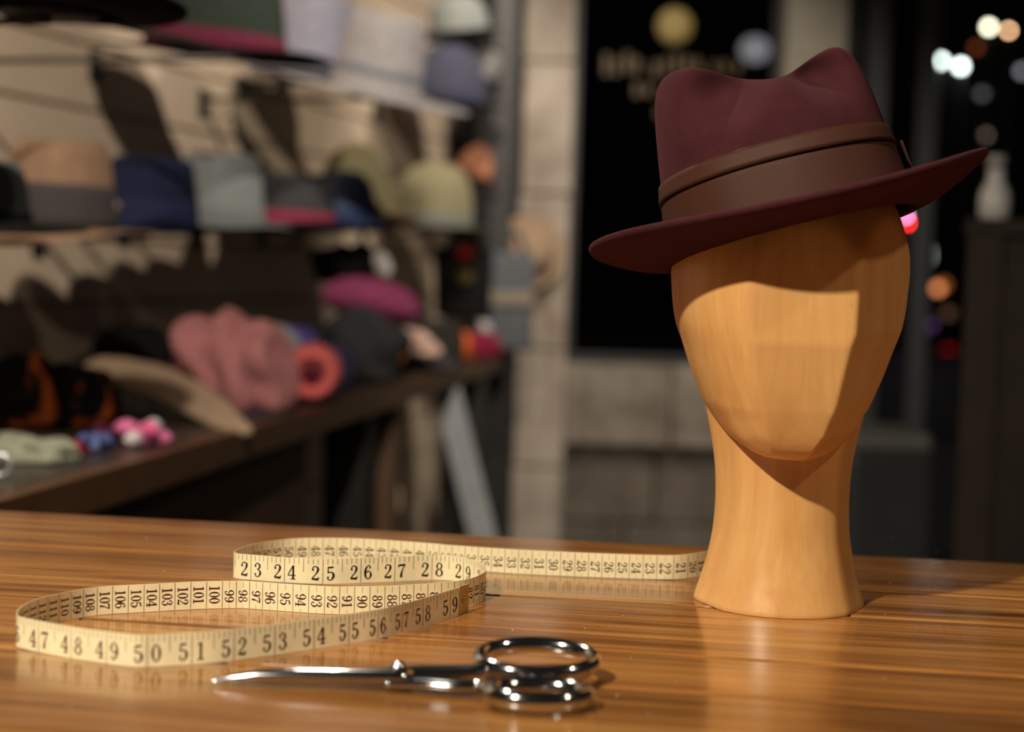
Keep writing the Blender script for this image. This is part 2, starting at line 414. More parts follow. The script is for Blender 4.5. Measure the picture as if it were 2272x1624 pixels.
# ---------------------------------------------------------------- hats
PROF = {
 'fedora': [(0, 1.0), (.16, .975), (.4, .93), (.68, .875), (.84, .83), (.94, .775), (.985, .70), (1.0, .58), (1.0, .4), (.985, .2), (.98, 0)],
 'bowler': [(0, 1.0), (.3, 1.0), (.55, .96), (.75, .86), (.89, .68), (.96, .5), (.99, .3), (1.0, 0)],
 'bell':   [(0, 1.0), (.22, .95), (.45, .86), (.65, .73), (.82, .55), (.93, .36), (.985, .18), (1.0, 0)],
 'flat':   [(0, 1.0), (.4, .985), (.7, .96), (.9, .91), (.97, .86), (1.0, .76), (.985, .5), (.97, .25), (.965, 0)],
}
def prof_curve(style, n):
    pts = PROF[style]; cm = catmull([(p[1], p[0]) for p in pts], max(2, n//(len(pts)-1)))
    return cm           # list of (rho, h)
def rho_at(style, hh):
    pts = PROF[style]
    for (h0, r0_), (h1, r1_) in zip(pts, pts[1:]):
        if h0 <= hh <= h1: return r0_+(r1_-r0_)*(hh-h0)/(h1-h0)
    return 1.0
def superel(a, A, B, e=0.93):
    c, s = math.cos(a), math.sin(a)
    return A*math.copysign(abs(c)**e, c), B*math.copysign(abs(s)**e, s)
def hat_parts(root, A, B, H, style, brim, m_felt, m_band, bh=(0.0, 0.3), crease=0.15, pinch=0.0, lift=(0.006, 0.01), droop=0.0, na=56, th=0.004, hi=False, brim_mat=None, band_off=0.0012, lean=0.0):
    # local axes: x = wearer's right/left, -y = front, z = up
    pc = prof_curve(style, 40 if hi else 22); vs = []
    for rho, h in pc:
        for i in range(na):
            a = 2*math.pi*i/na; x, y = superel(a, A*rho, B*rho)
            z = H*h; wgt = sstep(0.62, 1.0, h)
            if crease:
                front = sstep(0.9, 0.35, abs(y)/B)      # 1 in the middle, 0 at the rim
                z -= wgt*H*crease*math.exp(-(x/(0.40*A))**2)*(0.55+0.45*front)
            if pinch:
                for sx in (-1, 1):
                    d2 = ((x-sx*0.40*A)/(0.26*A))**2+((z-0.80*H)/(0.16*H))**2
                    if y < 0:
                        g = math.exp(-d2)*pinch*sstep(0.35, 0.8, -y/B)
                        y += g*0.9; x -= sx*g*0.15; 
            vs.append((x, y, z-lean*x*wgt))
    fs = grid_faces(na, len(pc)); fs.append([(len(pc)-1)*na+i for i in range(na)])
    mesh('crown', vs, fs, m_felt, root)
    # brim with rounded edge, top and under side
    nt = 14 if hi else 8; ring = []
    def surf(t, a):
        x, y = superel(a, A, B); l = math.hypot(x, y); bw = brim*(1+0.06*abs(math.sin(a)))
        ex, ey = x/l, y/l
        side = math.cos(a)**2; fr = max(0, -math.sin(a))
        u = (lift[0]+lift[1]*side)*t**1.6 - droop*fr*t**1.4
        return (x+ex*bw*t, y+ey*bw*t, u)
    vs = []; rows = []
    ts = [i/(nt-1) for i in range(nt)]
    for t in ts: rows.append((t, th/2))
    for k in range(1, 6):
        an = math.pi/2-math.pi*k/6; rows.append((1+th/2*math.cos(an)/brim, th/2*math.sin(an)))
    for t in reversed(ts): rows.append((t, -th/2))
    for t, dz in rows:
        for i in range(na):
            x, y, u = surf(t, 2*math.pi*i/na); vs.append((x, y, u+dz))
    fs = [f[::-1] for f in grid_faces(na, len(rows))]
    n0 = (len(rows)-1)*na
    for i in range(na): fs.append((n0+i, n0+(i+1) % na, (i+1) % na, i)[::-1])
    mesh('brim', vs, fs, brim_mat or m_felt, root)
    def band(name, h0, h1, off0, off1, mat, nseg=4):
        vs = []; uv = []
        nn = na*2
        pts = [(h0, off0)]+[(h0+(h1-h0)*k/nseg, off0+(off1-off0)*k/nseg) for k in range(1, nseg+1)]
        loop = [(h0, -0.002)]+pts+[(h1, -0.002)]
        for h, off in loop:
            r = rho_at(style, h)
            for i in range(nn):
                a = 2*math.pi*i/nn; x, y = superel(a, A*r, B*r); l = math.hypot(x, y)
                vs.append((x+x/l*off, y+y/l*off, H*h)); uv.append((i/nn, h))
        return mesh(name, vs, grid_faces(nn, len(loop)), mat, root, uvs=uv)
    if m_band: band('hat_band', bh[0], bh[1], band_off, band_off, m_band)
    return band

SH = 3180.0
Rv = Vector((0.972, 0, 0.233))
HATROLL, HATPITCH, HATYAW = math.radians(-14.6), math.radians(-6.0), math.radians(1)
hat_loc = at_y(1752, 524, 1.088)
M_burg = felt((63, 28, 34), var=0.3, scale=1400, sheen=0.25)
hat = thing('fedora_hat', 'burgundy felt fedora with brown ribbon tilted on the wooden display head', 'hat', hat_loc)
hat.rotation_euler = (Matrix.Rotation(HATROLL, 3, 'Y') @ Matrix.Rotation(HATPITCH, 3, 'X') @ Matrix.Rotation(HATYAW, 3, 'Z')).to_euler()
M_rib = grosgrain((68, 37, 26))
bandf = hat_parts(hat, .0840, .102, .123, 'fedora', .0495, M_burg, M_rib, (0.01, .40), crease=0.30, pinch=0.036, lift=(0.006, 0.0150), na=120, th=0.0052, hi=True, lean=0.09)
b2 = bandf('ribbon_fold', .335, .435, 0.0028, 0.0018, M_rib); b2['label'] = 'narrow folded upper edge of brown ribbon'
# bow on the right hand side
bowp = []
def bow_loop(sgn):
    vs = []; n = 20; w = 0.030
    for i in range(n):
        a = 2*math.pi*i/n
        y = sgn*(0.021+0.019*math.cos(a)); x = 0.0028+0.0042*math.sin(a)*(0.6+0.4*abs(math.sin(a)))
        for zz in (0.006, 0.014, 0.030, 0.044): 
            r = 1.0-0.0*zz
            vs.append((x+0.001*math.sin(zz*200), y, zz))
    fs = []
    for i in range(n):
        k = (i+1) % n
        for j in range(3): fs.append((i*4+j, k*4+j, k*4+j+1, i*4+j+1))
    return vs, fs
be = bpy.data.objects.new('bow', None); C.objects.link(be); be.parent = hat; be.location = (0.0800, 0.034, 0.003); be.rotation_euler = (0, math.radians(-10), math.radians(20))
for sgn in (-1, 1):
    v_, f_ = bow_loop(sgn); lo = mesh('bow_loop', v_, f_, M_rib, be)
v_, f_ = box_data(0.001, 0.0105, -0.007, 0.007, 0.004, 0.047, 0.002); mesh('bow_knot', v_, f_, M_rib, be)

# ---------------------------------------------------------------- measuring tape
def c5(x, y): return (1000+x/3.6645, 1160+y/3.6645)
def c4(x, y): return (500+x/3.6645, 1160+y/3.6645)
def c3(x, y): return (x/3.6645, 1120+y/3.6645)
TAPE_PX = [(1690, 1262), (1645, 1264), (1600, 1269), (1554, 1279), (1510, 1285), (1464, 1286), (1355, 1283), (1218, 1277), (1109, 1271), (1000, 1263), (947, 1258), (827, 1249), (731, 1246), (650, 1248), (600, 1254), (554, 1264), (527, 1274), (518, 1281), (531, 1285), (560, 1287.5), (631, 1293), (716, 1296.5), (800, 1294), (882, 1290.5), (964, 1287), (1018, 1291), (1058, 1302), (1076, 1315), (1074, 1327), (1058, 1337), (1035, 1345), (990, 1352), (900, 1359), (830, 1362.5), (786, 1363), (732, 1363), (650, 1358), (554, 1351), (524, 1350), (437, 1352), (318, 1359), (245, 1363), (185, 1370), (117, 1385), (70, 1400), (45, 1415), (37, 1428), (44, 1438), (104, 1451.5), (191, 1466.5), (292, 1480.5), (340, 1480), (390, 1477.5), (491, 1470), (664, 1446), (773, 1429), (855, 1414), (937, 1391), (1013, 1366), (1036, 1357.5)]
tp = [on_plane(x, y, TT) for x, y in TAPE_PX]
path = catmull([(p.x, p.y) for p in tp], 12)
for _ in range(6):
    path = [path[0]]+[((a[0]+2*b[0]+c[0])/4, (a[1]+2*b[1]+c[1])/4) for a, b, c in zip(path, path[1:], path[2:])]+[path[-1]]
path = [Vector((x, y, 0)) for x, y in path]
arc = [0.0]
for a, b in zip(path, path[1:]): arc.append(arc[-1]+(b-a).length)
def arc_near(px, py, lo, hi):
    g = on_plane(px, py, TT); g.z = 0; best = None
    for s, p in zip(arc, path):
        if lo <= s <= hi:
            d = (p-g).length
            if best is None or d < best[0]: best = (d, s)
    return best[1]
import bisect
def at_arc(s):
    s = max(0, min(arc[-1], s)); i = max(0, min(len(arc)-2, bisect.bisect_right(arc, s)-1))
    t = (s-arc[i])/max(1e-9, arc[i+1]-arc[i]); p = path[i].lerp(path[i+1], t)
    ta = (path[min(i+2, len(path)-1)]-path[max(i-1, 0)]).normalized()
    return p, ta
idx = lambda n: arc[min(len(arc)-1, n*12)]
KN = []
def kn(pts, i0, i1):
    for (px, py), v in pts: KN.append((arc_near(px, py, idx(i0), idx(i1)), v))
kn([(c5(1905, 450), 20.5), (c5(1683, 462), 22.5), (c5(1340, 457), 25.5), (c5(998, 442), 28.5), (c5(658, 430), 31.5), (c5(335, 408), 34.5), ((848, 1250.5), 43), ((789, 1247.5), 45), ((731, 1246), 47), ((642, 1249), 50)], 0, 16)
kn([(c4(215, 465), 23*2.54), (c4(490, 487), 24*2.54), (c4(790, 500), 25*2.54), (c4(1085, 490), 26*2.54), (c4(1382, 475), 27*2.54), (c4(1672, 460), 28*2.54)], 18, 25)
kn([(c4(1045, 745), 90.5), (c4(797, 745), 92.5), (c4(552, 727), 94.5), (c4(322, 700), 96.5), (c3(1795, 845), 99.5), (c3(1420, 857), 102.5), (c3(1040, 878), 105.5), (c3(793, 900), 107.5), (c3(588, 940), 109.5)], 31, 44)
kn([(c3(1193, 1320), 127), (c3(1550, 1303), 51*2.54), (c4(80, 1115), 52*2.54), (c4(415, 1070), 53*2.54), (c4(712, 1030), 54*2.54), (c4(1003, 985), 55*2.54), (c4(1600, 840), 58*2.54), (c4(1800, 770), 59*2.54)], 49, 59)
KN.sort()
KV = [(v, s) for s, v in KN]
def s_of(v):
    if v <= KV[0][0]: return KV[0][1]-(KV[0][0]-v)*0.01
    if v >= KV[-1][0]: return KV[-1][1]+(v-KV[-1][0])*0.01
    return lerp_table(KV, v)
TW, TH = 0.018, 0.0004
tape = thing('measuring_tape', 'cream cloth measuring tape coiled on edge across the plank table', 'measuring tape', (tp[0].x, tp[0].y, TT))
T0 = Vector((tp[0].x, tp[0].y, 0))
def tpt(s, h, off):
    p, t = at_arc(s); n = Vector((t.y, -t.x, 0))
    return p+n*off+Vector((0, 0, 0.0003+h))-T0
M_tape = plain((246, 232, 190), 0.32, var=0.06, scale=60)
M_ink1 = plain((16, 19, 17), 0.5, spec=.2); M_ink2 = plain((62, 22, 22), 0.5, spec=.2)
vs = []
ns = 900
for i in range(ns):
    s = arc[-1]*i/(ns-1)
    for h, o_ in ((0, TH/2), (TW/2, TH/2), (TW, TH/2), (TW, -TH/2), (TW/2, -TH/2), (0, -TH/2)): vs.append(tpt(s, h, o_))
fs = [f[::-1] for f in grid_faces(6, ns)]; fs.append(range(6)); fs.append([(ns-1)*6+i for i in range(6)])
mesh('ribbon', vs, [list(f) for f in fs], M_tape, tape, smooth=False)

DIG = {
 '1': [[(.3, .0, .13), (.3, .5, .13), (.3, 1.0, .13)], [(.1, .02, .035), (.5, .02, .035)], [(.3, .97, .05), (.12, .86, .035)]],
 '2': [[(.1, .76, .04), (.17, .94, .04), (.32, .985, .06), (.46, .88, .12), (.46, .7, .13), (.36, .48, .08), (.18, .25, .04), (.07, .09, .05)], [(.06, .07, .10), (.25, .08, .12), (.44, .06, .14), (.52, .22, .035)], ('b', .13, .74, .075)],
 '3': [[(.09, .8, .03), (.2, .96, .04), (.32, .97, .06), (.44, .85, .12), (.42, .65, .10), (.25, .54, .03)], [(.25, .54, .03), (.42, .48, .08), (.49, .28, .14), (.4, .06, .08), (.25, .015, .04), (.09, .1, .04)], ('b', .13, .77, .075), ('b', .12, .2, .075)],
 '4': [[(.4, 0, .12), (.4, .5, .12), (.4, 1, .12)], [(.38, .98, .035), (.03, .3, .035)], [(.03, .28, .045), (.58, .28, .045)], [(.22, .02, .035), (.56, .02, .035)]],
 '5': [[(.12, .94, .08), (.3, .92, .11), (.48, .96, .09)], [(.13, .95, .035), (.12, .52, .035)], [(.12, .52, .03), (.28, .6, .06), (.46, .48, .12), (.48, .26, .14), (.36, .05, .08), (.22, .015, .04), (.09, .1, .03)], ('b', .12, .2, .075)],
 '6': [[(.47, .86, .03), (.4, .96, .035), (.3, .97, .05), (.16, .8, .11), (.09, .5, .14), (.14, .15, .11), (.29, .015, .04), (.44, .12, .09), (.5, .32, .13), (.42, .53, .07), (.3, .58, .03), (.14, .44, .03)], ('b', .43, .82, .065)],
 '7': [[(.05, .93, .10), (.25, .91, .13), (.53, .95, .10)], [(.06, .95, .035), (.045, .74, .035)], [(.53, .95, .035), (.33, .55, .08), (.25, .2, .14), (.25, .02, .15)]],
}
def ell(cx, cy, rx, ry, wmax, wmin, ph=0):
    return [(cx+rx*math.cos(a), cy+ry*math.sin(a), wmin+(wmax-wmin)*abs(math.cos(a+ph))**1.5) for a in [2*math.pi*i/20 for i in range(21)]]
DIG['0'] = [ell(.3, .5, .2, .475, .135, .035)]
DIG['8'] = [ell(.3, .745, .16, .235, .10, .04), ell(.3, .265, .205, .25, .12, .04)]
DIG['9'] = [[(0.6-x, 1-y, w) for x, y, w in DIG['6'][0]], ('b', .17, .18, .065)]
def glyph(d):
    quads = []
    for st_ in DIG[d]:
        if st_[0] == 'b':
            _, cx, cy, r = st_; n = 10
            pts = [(cx+r*math.cos(2*math.pi*i/n), cy+r*math.sin(2*math.pi*i/n)) for i in range(n)]
            for i in range(1, n-1, 2): quads.append([pts[0], pts[i], pts[i+1], pts[(i+2) % n] if i+2 < n else pts[0]])
            continue
        P = catmull(st_, 4) if len(st_) > 2 and len(st_) < 20 else st_
        L = []
        for i, (x, y, w) in enumerate(P):
            a = P[max(0, i-1)]; b = P[min(len(P)-1, i+1)]
            tx, ty = b[0]-a[0], b[1]-a[1]; l = math.hypot(tx, ty) or 1; nx, ny = -ty/l, tx/l; w = max(w*1.12, .075)
            L.append(((x+nx*w/2, y+ny*w/2), (x-nx*w/2, y-ny*w/2)))
        for (a, b), (c, d_) in zip(L, L[1:]): quads.append([a, b, d_, c])
    return quads
GL = {d: glyph(d) for d in DIG}
class Ink:
    def __init__(s): s.v = []; s.f = []
    def quad(s, pts, off):
        n = len(s.v); s.v += [tpt(a, h, off) for a, h in pts]; s.f.append([n+i for i in range(len(pts))])
# at_arc normal (t.y,-t.x) is to the right of travel; the inch face looks at the camera where the travel goes left->right
OFF = TH/2+0.00012
inkI = {0: Ink(), 1: Ink()}; inkC = {0: Ink(), 1: Ink()}
def inkof(d, v): return d[0 if v < 75 else 1]
for n in range(7, 60):                                    # inch face
    v = n*2.54
    if s_of(v) < 0.005 or s_of(v) > arc[-1]-0.008: continue
    I = inkof(inkI, v); sc_ = (s_of(v+1.27)-s_of(v-1.27))/0.0254
    s = s_of(v)
    I.quad([(s-.00018, 0.0003), (s+.00018, 0.0003), (s+.00018, TW-.0003), (s-.00018, TW-.0003)], OFF)
    for k in range(1, 8):
        s2 = s_of(v+k*2.54/8)
        if s2 > arc[-1]-.004: continue
        L = 0.0098 if k == 4 else 0.0042
        I.quad([(s2-.00016, TW-L), (s2+.00016, TW-L), (s2+.00016, TW-.0003), (s2-.00016, TW-.0003)], OFF)
    gs = 0.0099; tx = str(n)
    cen = (-0.0049, 0.0051) if len(tx) == 2 else (-.0045,)
    for d, c in zip(tx, cen):
        for q in GL[d]: I.quad([(s+(c+(x-.3)*gs)*sc_, 0.0026+y*gs) for x, y in q], OFF)
for n in range(16, 151):                                  # centimetre face (reads downwards)
    s = s_of(n)
    if s < 0.004 or s > arc[-1]-0.006: continue
    I = inkof(inkC, n); sl = s_of(n+.5)
    I.quad([(sl-.00015, 0.0003), (sl+.00015, 0.0003), (sl+.00015, TW-.0003), (sl-.00015, TW-.0003)][::-1], -OFF)
    sc_ = (s_of(n+.5)-s_of(n-.5))/0.01
    tx = str(n); gs = 0.0066; adv = 0.0043 if len(tx) == 2 else 0.0040
    if n < 100:
        I.quad([(s-.00008, TW-.0045), (s+.00008, TW-.0045), (s+.00008, TW-.0003), (s-.00008, TW-.0003)][::-1], -OFF)
        I.quad([(s-.00008, .0003), (s+.00008, .0003), (s+.00008, .0025), (s-.00008, .0025)][::-1], -OFF)
    top = (0.0122 if len(tx) == 2 else 0.0152)
    for i, d in enumerate(tx):
        for q in GL[d]: I.quad([(s-(y-.5)*gs*sc_, top-i*adv-x*gs*1.05) for x, y in q][::-1], -OFF)
for nm, dct in (('inch_print', inkI), ('centimetre_print', inkC)):
    for k in (0, 1):
        o = mesh(nm, dct[k].v, dct[k].f, (M_ink1, M_ink2)[k], tape, smooth=False)
        o['label'] = ('black' if k == 0 else 'dark red')+(' inch numbers and ticks' if nm[0] == 'i' else ' centimetre numbers and lines')
# brass tip with rivet
M_brass = plain((190, 160, 100), 0.45, 0.35, var=0.25, scale=400)
vs = []
for i in range(6):
    s = arc[-1]-0.0115+0.0125*i/5
    p, t = at_arc(min(s, arc[-1])); ex = max(0, s-arc[-1]); p = p+t*ex; n = Vector((t.y, -t.x, 0))
    for h, o_ in ((-.0002, .0006), (TW+.0003, .0006), (TW+.0003, -.0006), (-.0002, -.0006)): vs.append(p+n*o_+Vector((0, 0, .0003+h))-T0)
fs = [f[::-1] for f in grid_faces(4, 6)]; fs.append([0, 1, 2, 3]); fs.append([23, 22, 21, 20])
tip = mesh('metal_tip', vs, fs, M_brass, tape, smooth=False); tip['label'] = 'brass end tip with rivet'
p, t = at_arc(arc[-1]-0.0055); n = Vector((t.y, -t.x, 0))
rv, rf = lathe([(.0024, 0), (.0024, .0004), (.0018, .0009), (.0011, .0008), (.0009, .0003)], 20)
ri = mesh('rivet', rv, rf, plain((200, 178, 130), 0.25, 1.0), tip)
ri.rotation_euler = n.to_track_quat('Z', 'Y').to_euler(); ri.location = p+n*.0006+Vector((0, 0, .0003+TW*.5))-T0

# ---------------------------------------------------------------- scissors
M_chr = plain((210, 212, 216), 0.09, 1.0, var=0.03)
P_tip = on_plane(465, 1520, TT); P_end = on_plane(1325, 1536, TT)
sdir = (P_end-P_tip); slen = sdir.length
sci = thing('scissors', 'chrome tailor scissors lying closed on the table in front of the tape', 'scissors', P_tip, (0, 0, math.atan2(sdir.y, sdir.x)))
def L2(px, py): 
    g = on_plane(px, py, TT)-P_tip; a = -math.atan2(sdir.y, sdir.x)
    return (g.x*math.cos(a)-g.y*math.sin(a), g.x*math.sin(a)+g.y*math.cos(a))
def blade(z0, z1, side):
    X = [0, .002, .006, .014, .025, .04, .055, .07, .085, .098, .108]; vs = []
    for x in X:
        wv = 0.0003+0.0090*min(1, x/.09)**0.8; z1_ = z0+(z1-z0)*min(1, .05+x/.03)
        e0, e1 = (-.0035*min(1, x/.03), wv) if side > 0 else (-wv, .0035*min(1, x/.03))
        sec = [(e0+(e1-e0)*t, z0+(z1_-z0)*(0.25+0.75*math.sin(math.pi*(0.12+0.76*t)))) for t in (0, .15, .3, .5, .7, .85, 1)]
        dz_ = (z0-.0030)*(1-min(1, x/.105)) if side < 0 else 0
        for y, z in [(e1, z0), (e0, z0)]+sec: vs.append((x, y, z-dz_))
    fs = [f[::-1] for f in grid_faces(9, len(X))]; fs.append(list(range(9))); fs.append([len(vs)-9+i for i in range(9)][::-1])
    return vs, fs
v_, f_ = blade(.0020, .0068, 1); ba = mesh('blade', v_, f_, M_chr, sci); ba.location.z = 0
v_, f_ = blade(.0060, .0120, -1); bb = mesh('blade', v_, f_, M_chr, sci)
v_, f_ = lathe([(.0048, 0), (.0048, .0012), (.0040, .0026), (.0022, .0036), (.0005, .0038)], 24); sw = mesh('pivot_screw', v_, f_, M_chr, sci, loc=(.100, .000, .0112))
def ring(cx, cy, rx, ry, z, r, tilt=0):
    n = 40; pth = []
    for i in range(n):
        a = 2*math.pi*i/n; pth.append((cx+rx*math.cos(a), cy+ry*math.sin(a), z+tilt*math.sin(a)))
    return tube(pth, [(r*0.85, r) for _ in range(n)], 12, True)
rbx, rby = L2(1190, 1511); rfx, rfy = L2(1193, 1570)
rings = []
v_, f_ = ring(rbx, rby, .0315, .0210, .0120, .0048, .003); rb_ = mesh('finger_ring', v_, f_, M_chr, sci)
v_, f_ = ring(rfx, rfy, .0245, .0155, .0070, .0054, .0); rf_ = mesh('finger_ring', v_, f_, M_chr, sci)
sh1 = catmull([(.094, .004, .0072), (.115, .006, .0078), (.132, .0055, .0085), (.147, .0065, .0100), (rbx-.029, rby-.002, .0105)], 6)
v_, f_ = tube(sh1, [(.0075-.0028*i/(len(sh1)-1), .0036) for i in range(len(sh1))], 12); mesh('shank', v_, f_, M_chr, sci)
sh2 = catmull([(.094, -.003, .0046), (.115, -.006, .0050), (.132, -.011, .0052), (.145, -.013, .0058), (rfx-.021, rfy+.002, .0065)], 6)
v_, f_ = tube(sh2, [(.0075-.0030*i/(len(sh2)-1), .0034) for i in range(len(sh2))], 12); mesh('shank', v_, f_, M_chr, sci)

# dust specks on the table
vs, fs = [], []
for i in range(60):
    px, py = random.uniform(20, 2250), random.choice((random.uniform(1180, 1300), random.uniform(1300, 1600)))
    p = on_plane(px, py, TT); r = random.uniform(.0002, .0005); n = len(vs)
    vs += [(p.x+r, p.y, TT), (p.x-r, p.y+r, TT), (p.x-r, p.y-r, TT), (p.x, p.y, TT+r*1.4)]; fs += [(n, n+1, n+3), (n+1, n+2, n+3), (n+2, n, n+3)]
du = mesh('dust', vs, fs, plain((220, 212, 196), 0.9), smooth=False); tag(du, 'fine pale dust specks scattered over the table planks', 'dust'); du['kind'] = 'stuff'

# ---------------------------------------------------------------- display counter along the left wall
CZ = 0.87
e_near, e_far = on_plane(0, 1112, CZ), on_plane(1114, 787, CZ)
ed = (e_far-e_near).normalized(); e_near2 = e_near-ed*0.1
def wall_pt(p):   # foot of p on the wall along the horizontal x direction
    t = (p.y-WORG.y)/WDIR.y; return WORG+WDIR*t
wn, wf = wall_pt(e_near2), wall_pt(e_far)
ct = thing('display_counter', 'long dark counter along the pale slat wall heaped with knitwear', 'counter', (e_near.x, e_near.y, 0))
def cl(p, z): return (p.x-e_near.x, p.y-e_near.y, z)
def prism(name, pts, z0, z1, mat, parent):
    n = len(pts); vs = [cl(p, z0) for p in pts]+[cl(p, z1) for p in pts]
    fs = [list(range(n))[::-1], list(range(n, 2*n))]+[[i, (i+1) % n, n+(i+1) % n, n+i] for i in range(n)]
    o = mesh(name, vs, fs, mat, parent, smooth=False); return o
M_ctop = plain((44, 38, 33), 0.35, var=0.15, scale=10); M_cedge = plain((72, 48, 28), 0.4, scale=20); M_cpan = plain((58, 38, 22), 0.6, var=0.2, scale=8)
gp = WN*0.004
en = Vector((-ed.y, ed.x, 0))    # towards the wall side
prism('counter_top', [e_near2+en*.03, e_far+en*.03, wf+gp, wn+gp], CZ-.035, CZ, M_ctop, ct)
prism('front_rail', [e_near2, e_far, e_far+en*.029, e_near2+en*.029], CZ-.045, CZ-.0005, M_cedge, ct)
pa, pb = e_near2+en*.06, on_plane(752, 905, CZ)+en*.06
prism('front_panel', [pa, pb, pb+en*.03, pa+en*.03], 0.0, CZ-.046, M_cpan, ct)
def post(px, py, w, mat, inset=.05):
    p = on_plane(px, py, CZ)+en*inset; q = p+ed*w
    return prism('leg', [p, q, q+en*w, p+en*w], 0, CZ-.046, mat, ct)
post(868, 869, .09, plain((26, 22, 20), .6)); post(925, 852, .06, plain((84, 62, 44), .6)); post(1085, 800, .10, plain((30, 28, 27), .5), .02)
# tall black shelving upright at the far end
up_ = at_y(1104, 700, e_far.y+0.12)
ub = thing('shelf_upright', 'tall black metal upright beside the stone pillar at the counter end', 'post', (up_.x, up_.y, 0))
box('post', (-.035, .035, -.03, .03, 0.012, 2.6), plain((26, 26, 27), .45), ub, .004); box('foot', (-.06, .06, -.06, .06, 0, .012), plain((26, 26, 27), .45), ub, .002)
# slanting grey board leaning under the counter end
a_, b_ = at_y(990, 850, 4.05), at_y(1078, 1210, 4.05)
dv = (b_-a_); fl_ = a_+dv*((a_.z)/(-dv.z)) if dv.z < 0 else b_
lb = thing('leaning_board', 'slanting pale grey board leaning under the counter end', 'board', (fl_.x, fl_.y, 0))
d_ = (a_-Vector((fl_.x, fl_.y, 0))); d_.z = min(d_.z, CZ-.05)
vs = [(-.035, -.012, 0), (.035, -.012, 0), (.035, .012, 0), (-.035, .012, 0)]; vs += [(x+d_.x, y+d_.y, d_.z) for x, y, z in vs]
mesh('board', vs, [[3, 2, 1, 0], [4, 5, 6, 7], [0, 1, 5, 4], [1, 2, 6, 5], [2, 3, 7, 6], [3, 0, 4, 7]], plain((150, 156, 160), .5), lb, smooth=False)

# pale box added under the counter to stand in for a lit wall patch
sb_ = at_y(815, 1100, 3.75); sbx = thing('lit_patch_box', 'pale box added under the counter in place of a lit patch of wall', 'box', (sb_.x, sb_.y, 0), (0, 0, .12))
M_litpatch = plain((176, 156, 130), .8); hb_ = sb_.z
box('box_body', (-.06, .07, -.1, .1, 0, hb_-.02), M_litpatch, sbx, .004); box('box_lid', (-.066, .076, -.106, .106, hb_-.0195, hb_+.03), M_litpatch, sbx, .004)

# ---------------------------------------------------------------- hats on the wall brackets
M_brk = plain((24, 22, 21), .5)
def wall_y(px):
    d = ray(px, 600); k = d.x/d.y
    return (-0.77+0.0-0.287*2.6)/(k-0.287)
def wall_hat(name, label, px, py, A, B, H, style, brim, col, band=None, bh=(0, .28), f=1.0, crease=.12, lift=(.004, .012), droop=0, rot=(0, 0, 0), pinch=0, brim_col=None, cat='hat', grp='hats on wall brackets', bracket=True):
    y = wall_y(px)*f; p = at_y(px, py, y)
    t = thing(name, label, cat, p, rot, grp)
    hat_parts(t, A, B, H, style, brim, felt(col, scale=300), felt(band, scale=500, var=.1) if band else None, bh, crease, pinch, lift, droop, brim_mat=felt(brim_col, scale=300) if brim_col else None)
    if bracket:
        foot = WORG+WDIR*((p-WORG).dot(WDIR)); foot.z = p.z-.004
        br = thing('hat_bracket', 'dark wall bracket under the '+label.split(',')[0].split(' with ')[0].split(' on ')[0], 'bracket', foot, (0, 0, -math.radians(16)), 'hat brackets on slat wall')
        dist = (p-foot).dot(WN)
        box('wall_plate', (0.0, .006, -.02, .02, -.05, .012), M_brk, br, .001)
        box('arm', (.006, dist, -.006, .006, -.012, -.004), M_brk, br, .001)
        v_, f_ = lathe([(.055, -.0035), (.056, -.001), (.055, .001)], 24); mesh('rest_plate', v_, f_, M_brk, br, loc=(dist, 0, 0))
    return t
yw = -math.radians(74)
R = math.radians
# middle row
wall_hat('felt_hat', 'grey teal felt hat with brim only in view at the left picture edge', -95, 505, .09, .105, .10, 'fedora', .07, (104, 116, 118), (60, 66, 68), f=.93, droop=.02, rot=(0, R(4), R(-40)))
wall_hat('felt_hat', 'tan brown felt hat with wide dark grey band on the middle row', 128, 505, .089, .092, .142, 'fedora', .058, (150, 122, 100), (74, 70, 72), (0.03, .50), f=.97, crease=.16, droop=.03, lift=(.0, .004), rot=(0, R(3), R(-30)))
nv = wall_hat('felt_hat', 'navy blue felt hat with small pale trim, between tan and grey hats', 330, 510, .082, .095, .135, 'fedora', .05, (34, 40, 66), (40, 46, 76), (0, .42), f=.99, crease=.14, droop=.02, rot=(0, R(4), R(-35)))
for k, (dx, dz) in enumerate(((-.01, .03), (.02, .022), (.026, .04))):
    v_, f_ = lathe([(.001, -.007), (.006, -.004), (.007, .003), (.002, .008)], 12)
    mesh('band_ornament', v_, f_, plain((168, 140, 120), .6), nv, loc=(dx, -.099-.001*k, dz))
wall_hat('felt_hat', 'mid grey felt hat with plain crown, right of the navy hat', 485, 492, .084, .095, .14, 'fedora', .05, (126, 132, 134), (112, 118, 121), (0, .22), f=1.0, crease=.17, droop=.012, lift=(.0, .002), rot=(0, R(4), R(-35)))
wall_hat('felt_hat', 'charcoal felt hat with bright crimson band', 648, 503, .088, .095, .118, 'flat', .036, (66, 66, 70), (140, 50, 78), (.05, .30), f=.99, crease=.05, droop=.0, rot=(0, R(3), R(-40)))
wall_hat('cloche_hat', 'small light blue cloche hat beside the crimson banded hat', 762, 505, .068, .078, .138, 'bowler', .035, (104, 120, 158), (66, 84, 132), (.05, .30), f=1.0, crease=.0, droop=.008, rot=(0, R(3), R(-40)))
wall_hat('cloche_hat', 'tall olive bell hat with peach lower edge', 795, 503, .112, .115, .215, 'bell', .03, (148, 141, 108), (196, 158, 122), (0.0, .10), f=1.03, crease=0, droop=.008, rot=(0, R(-6), R(-40)), brim_col=(190, 150, 116))
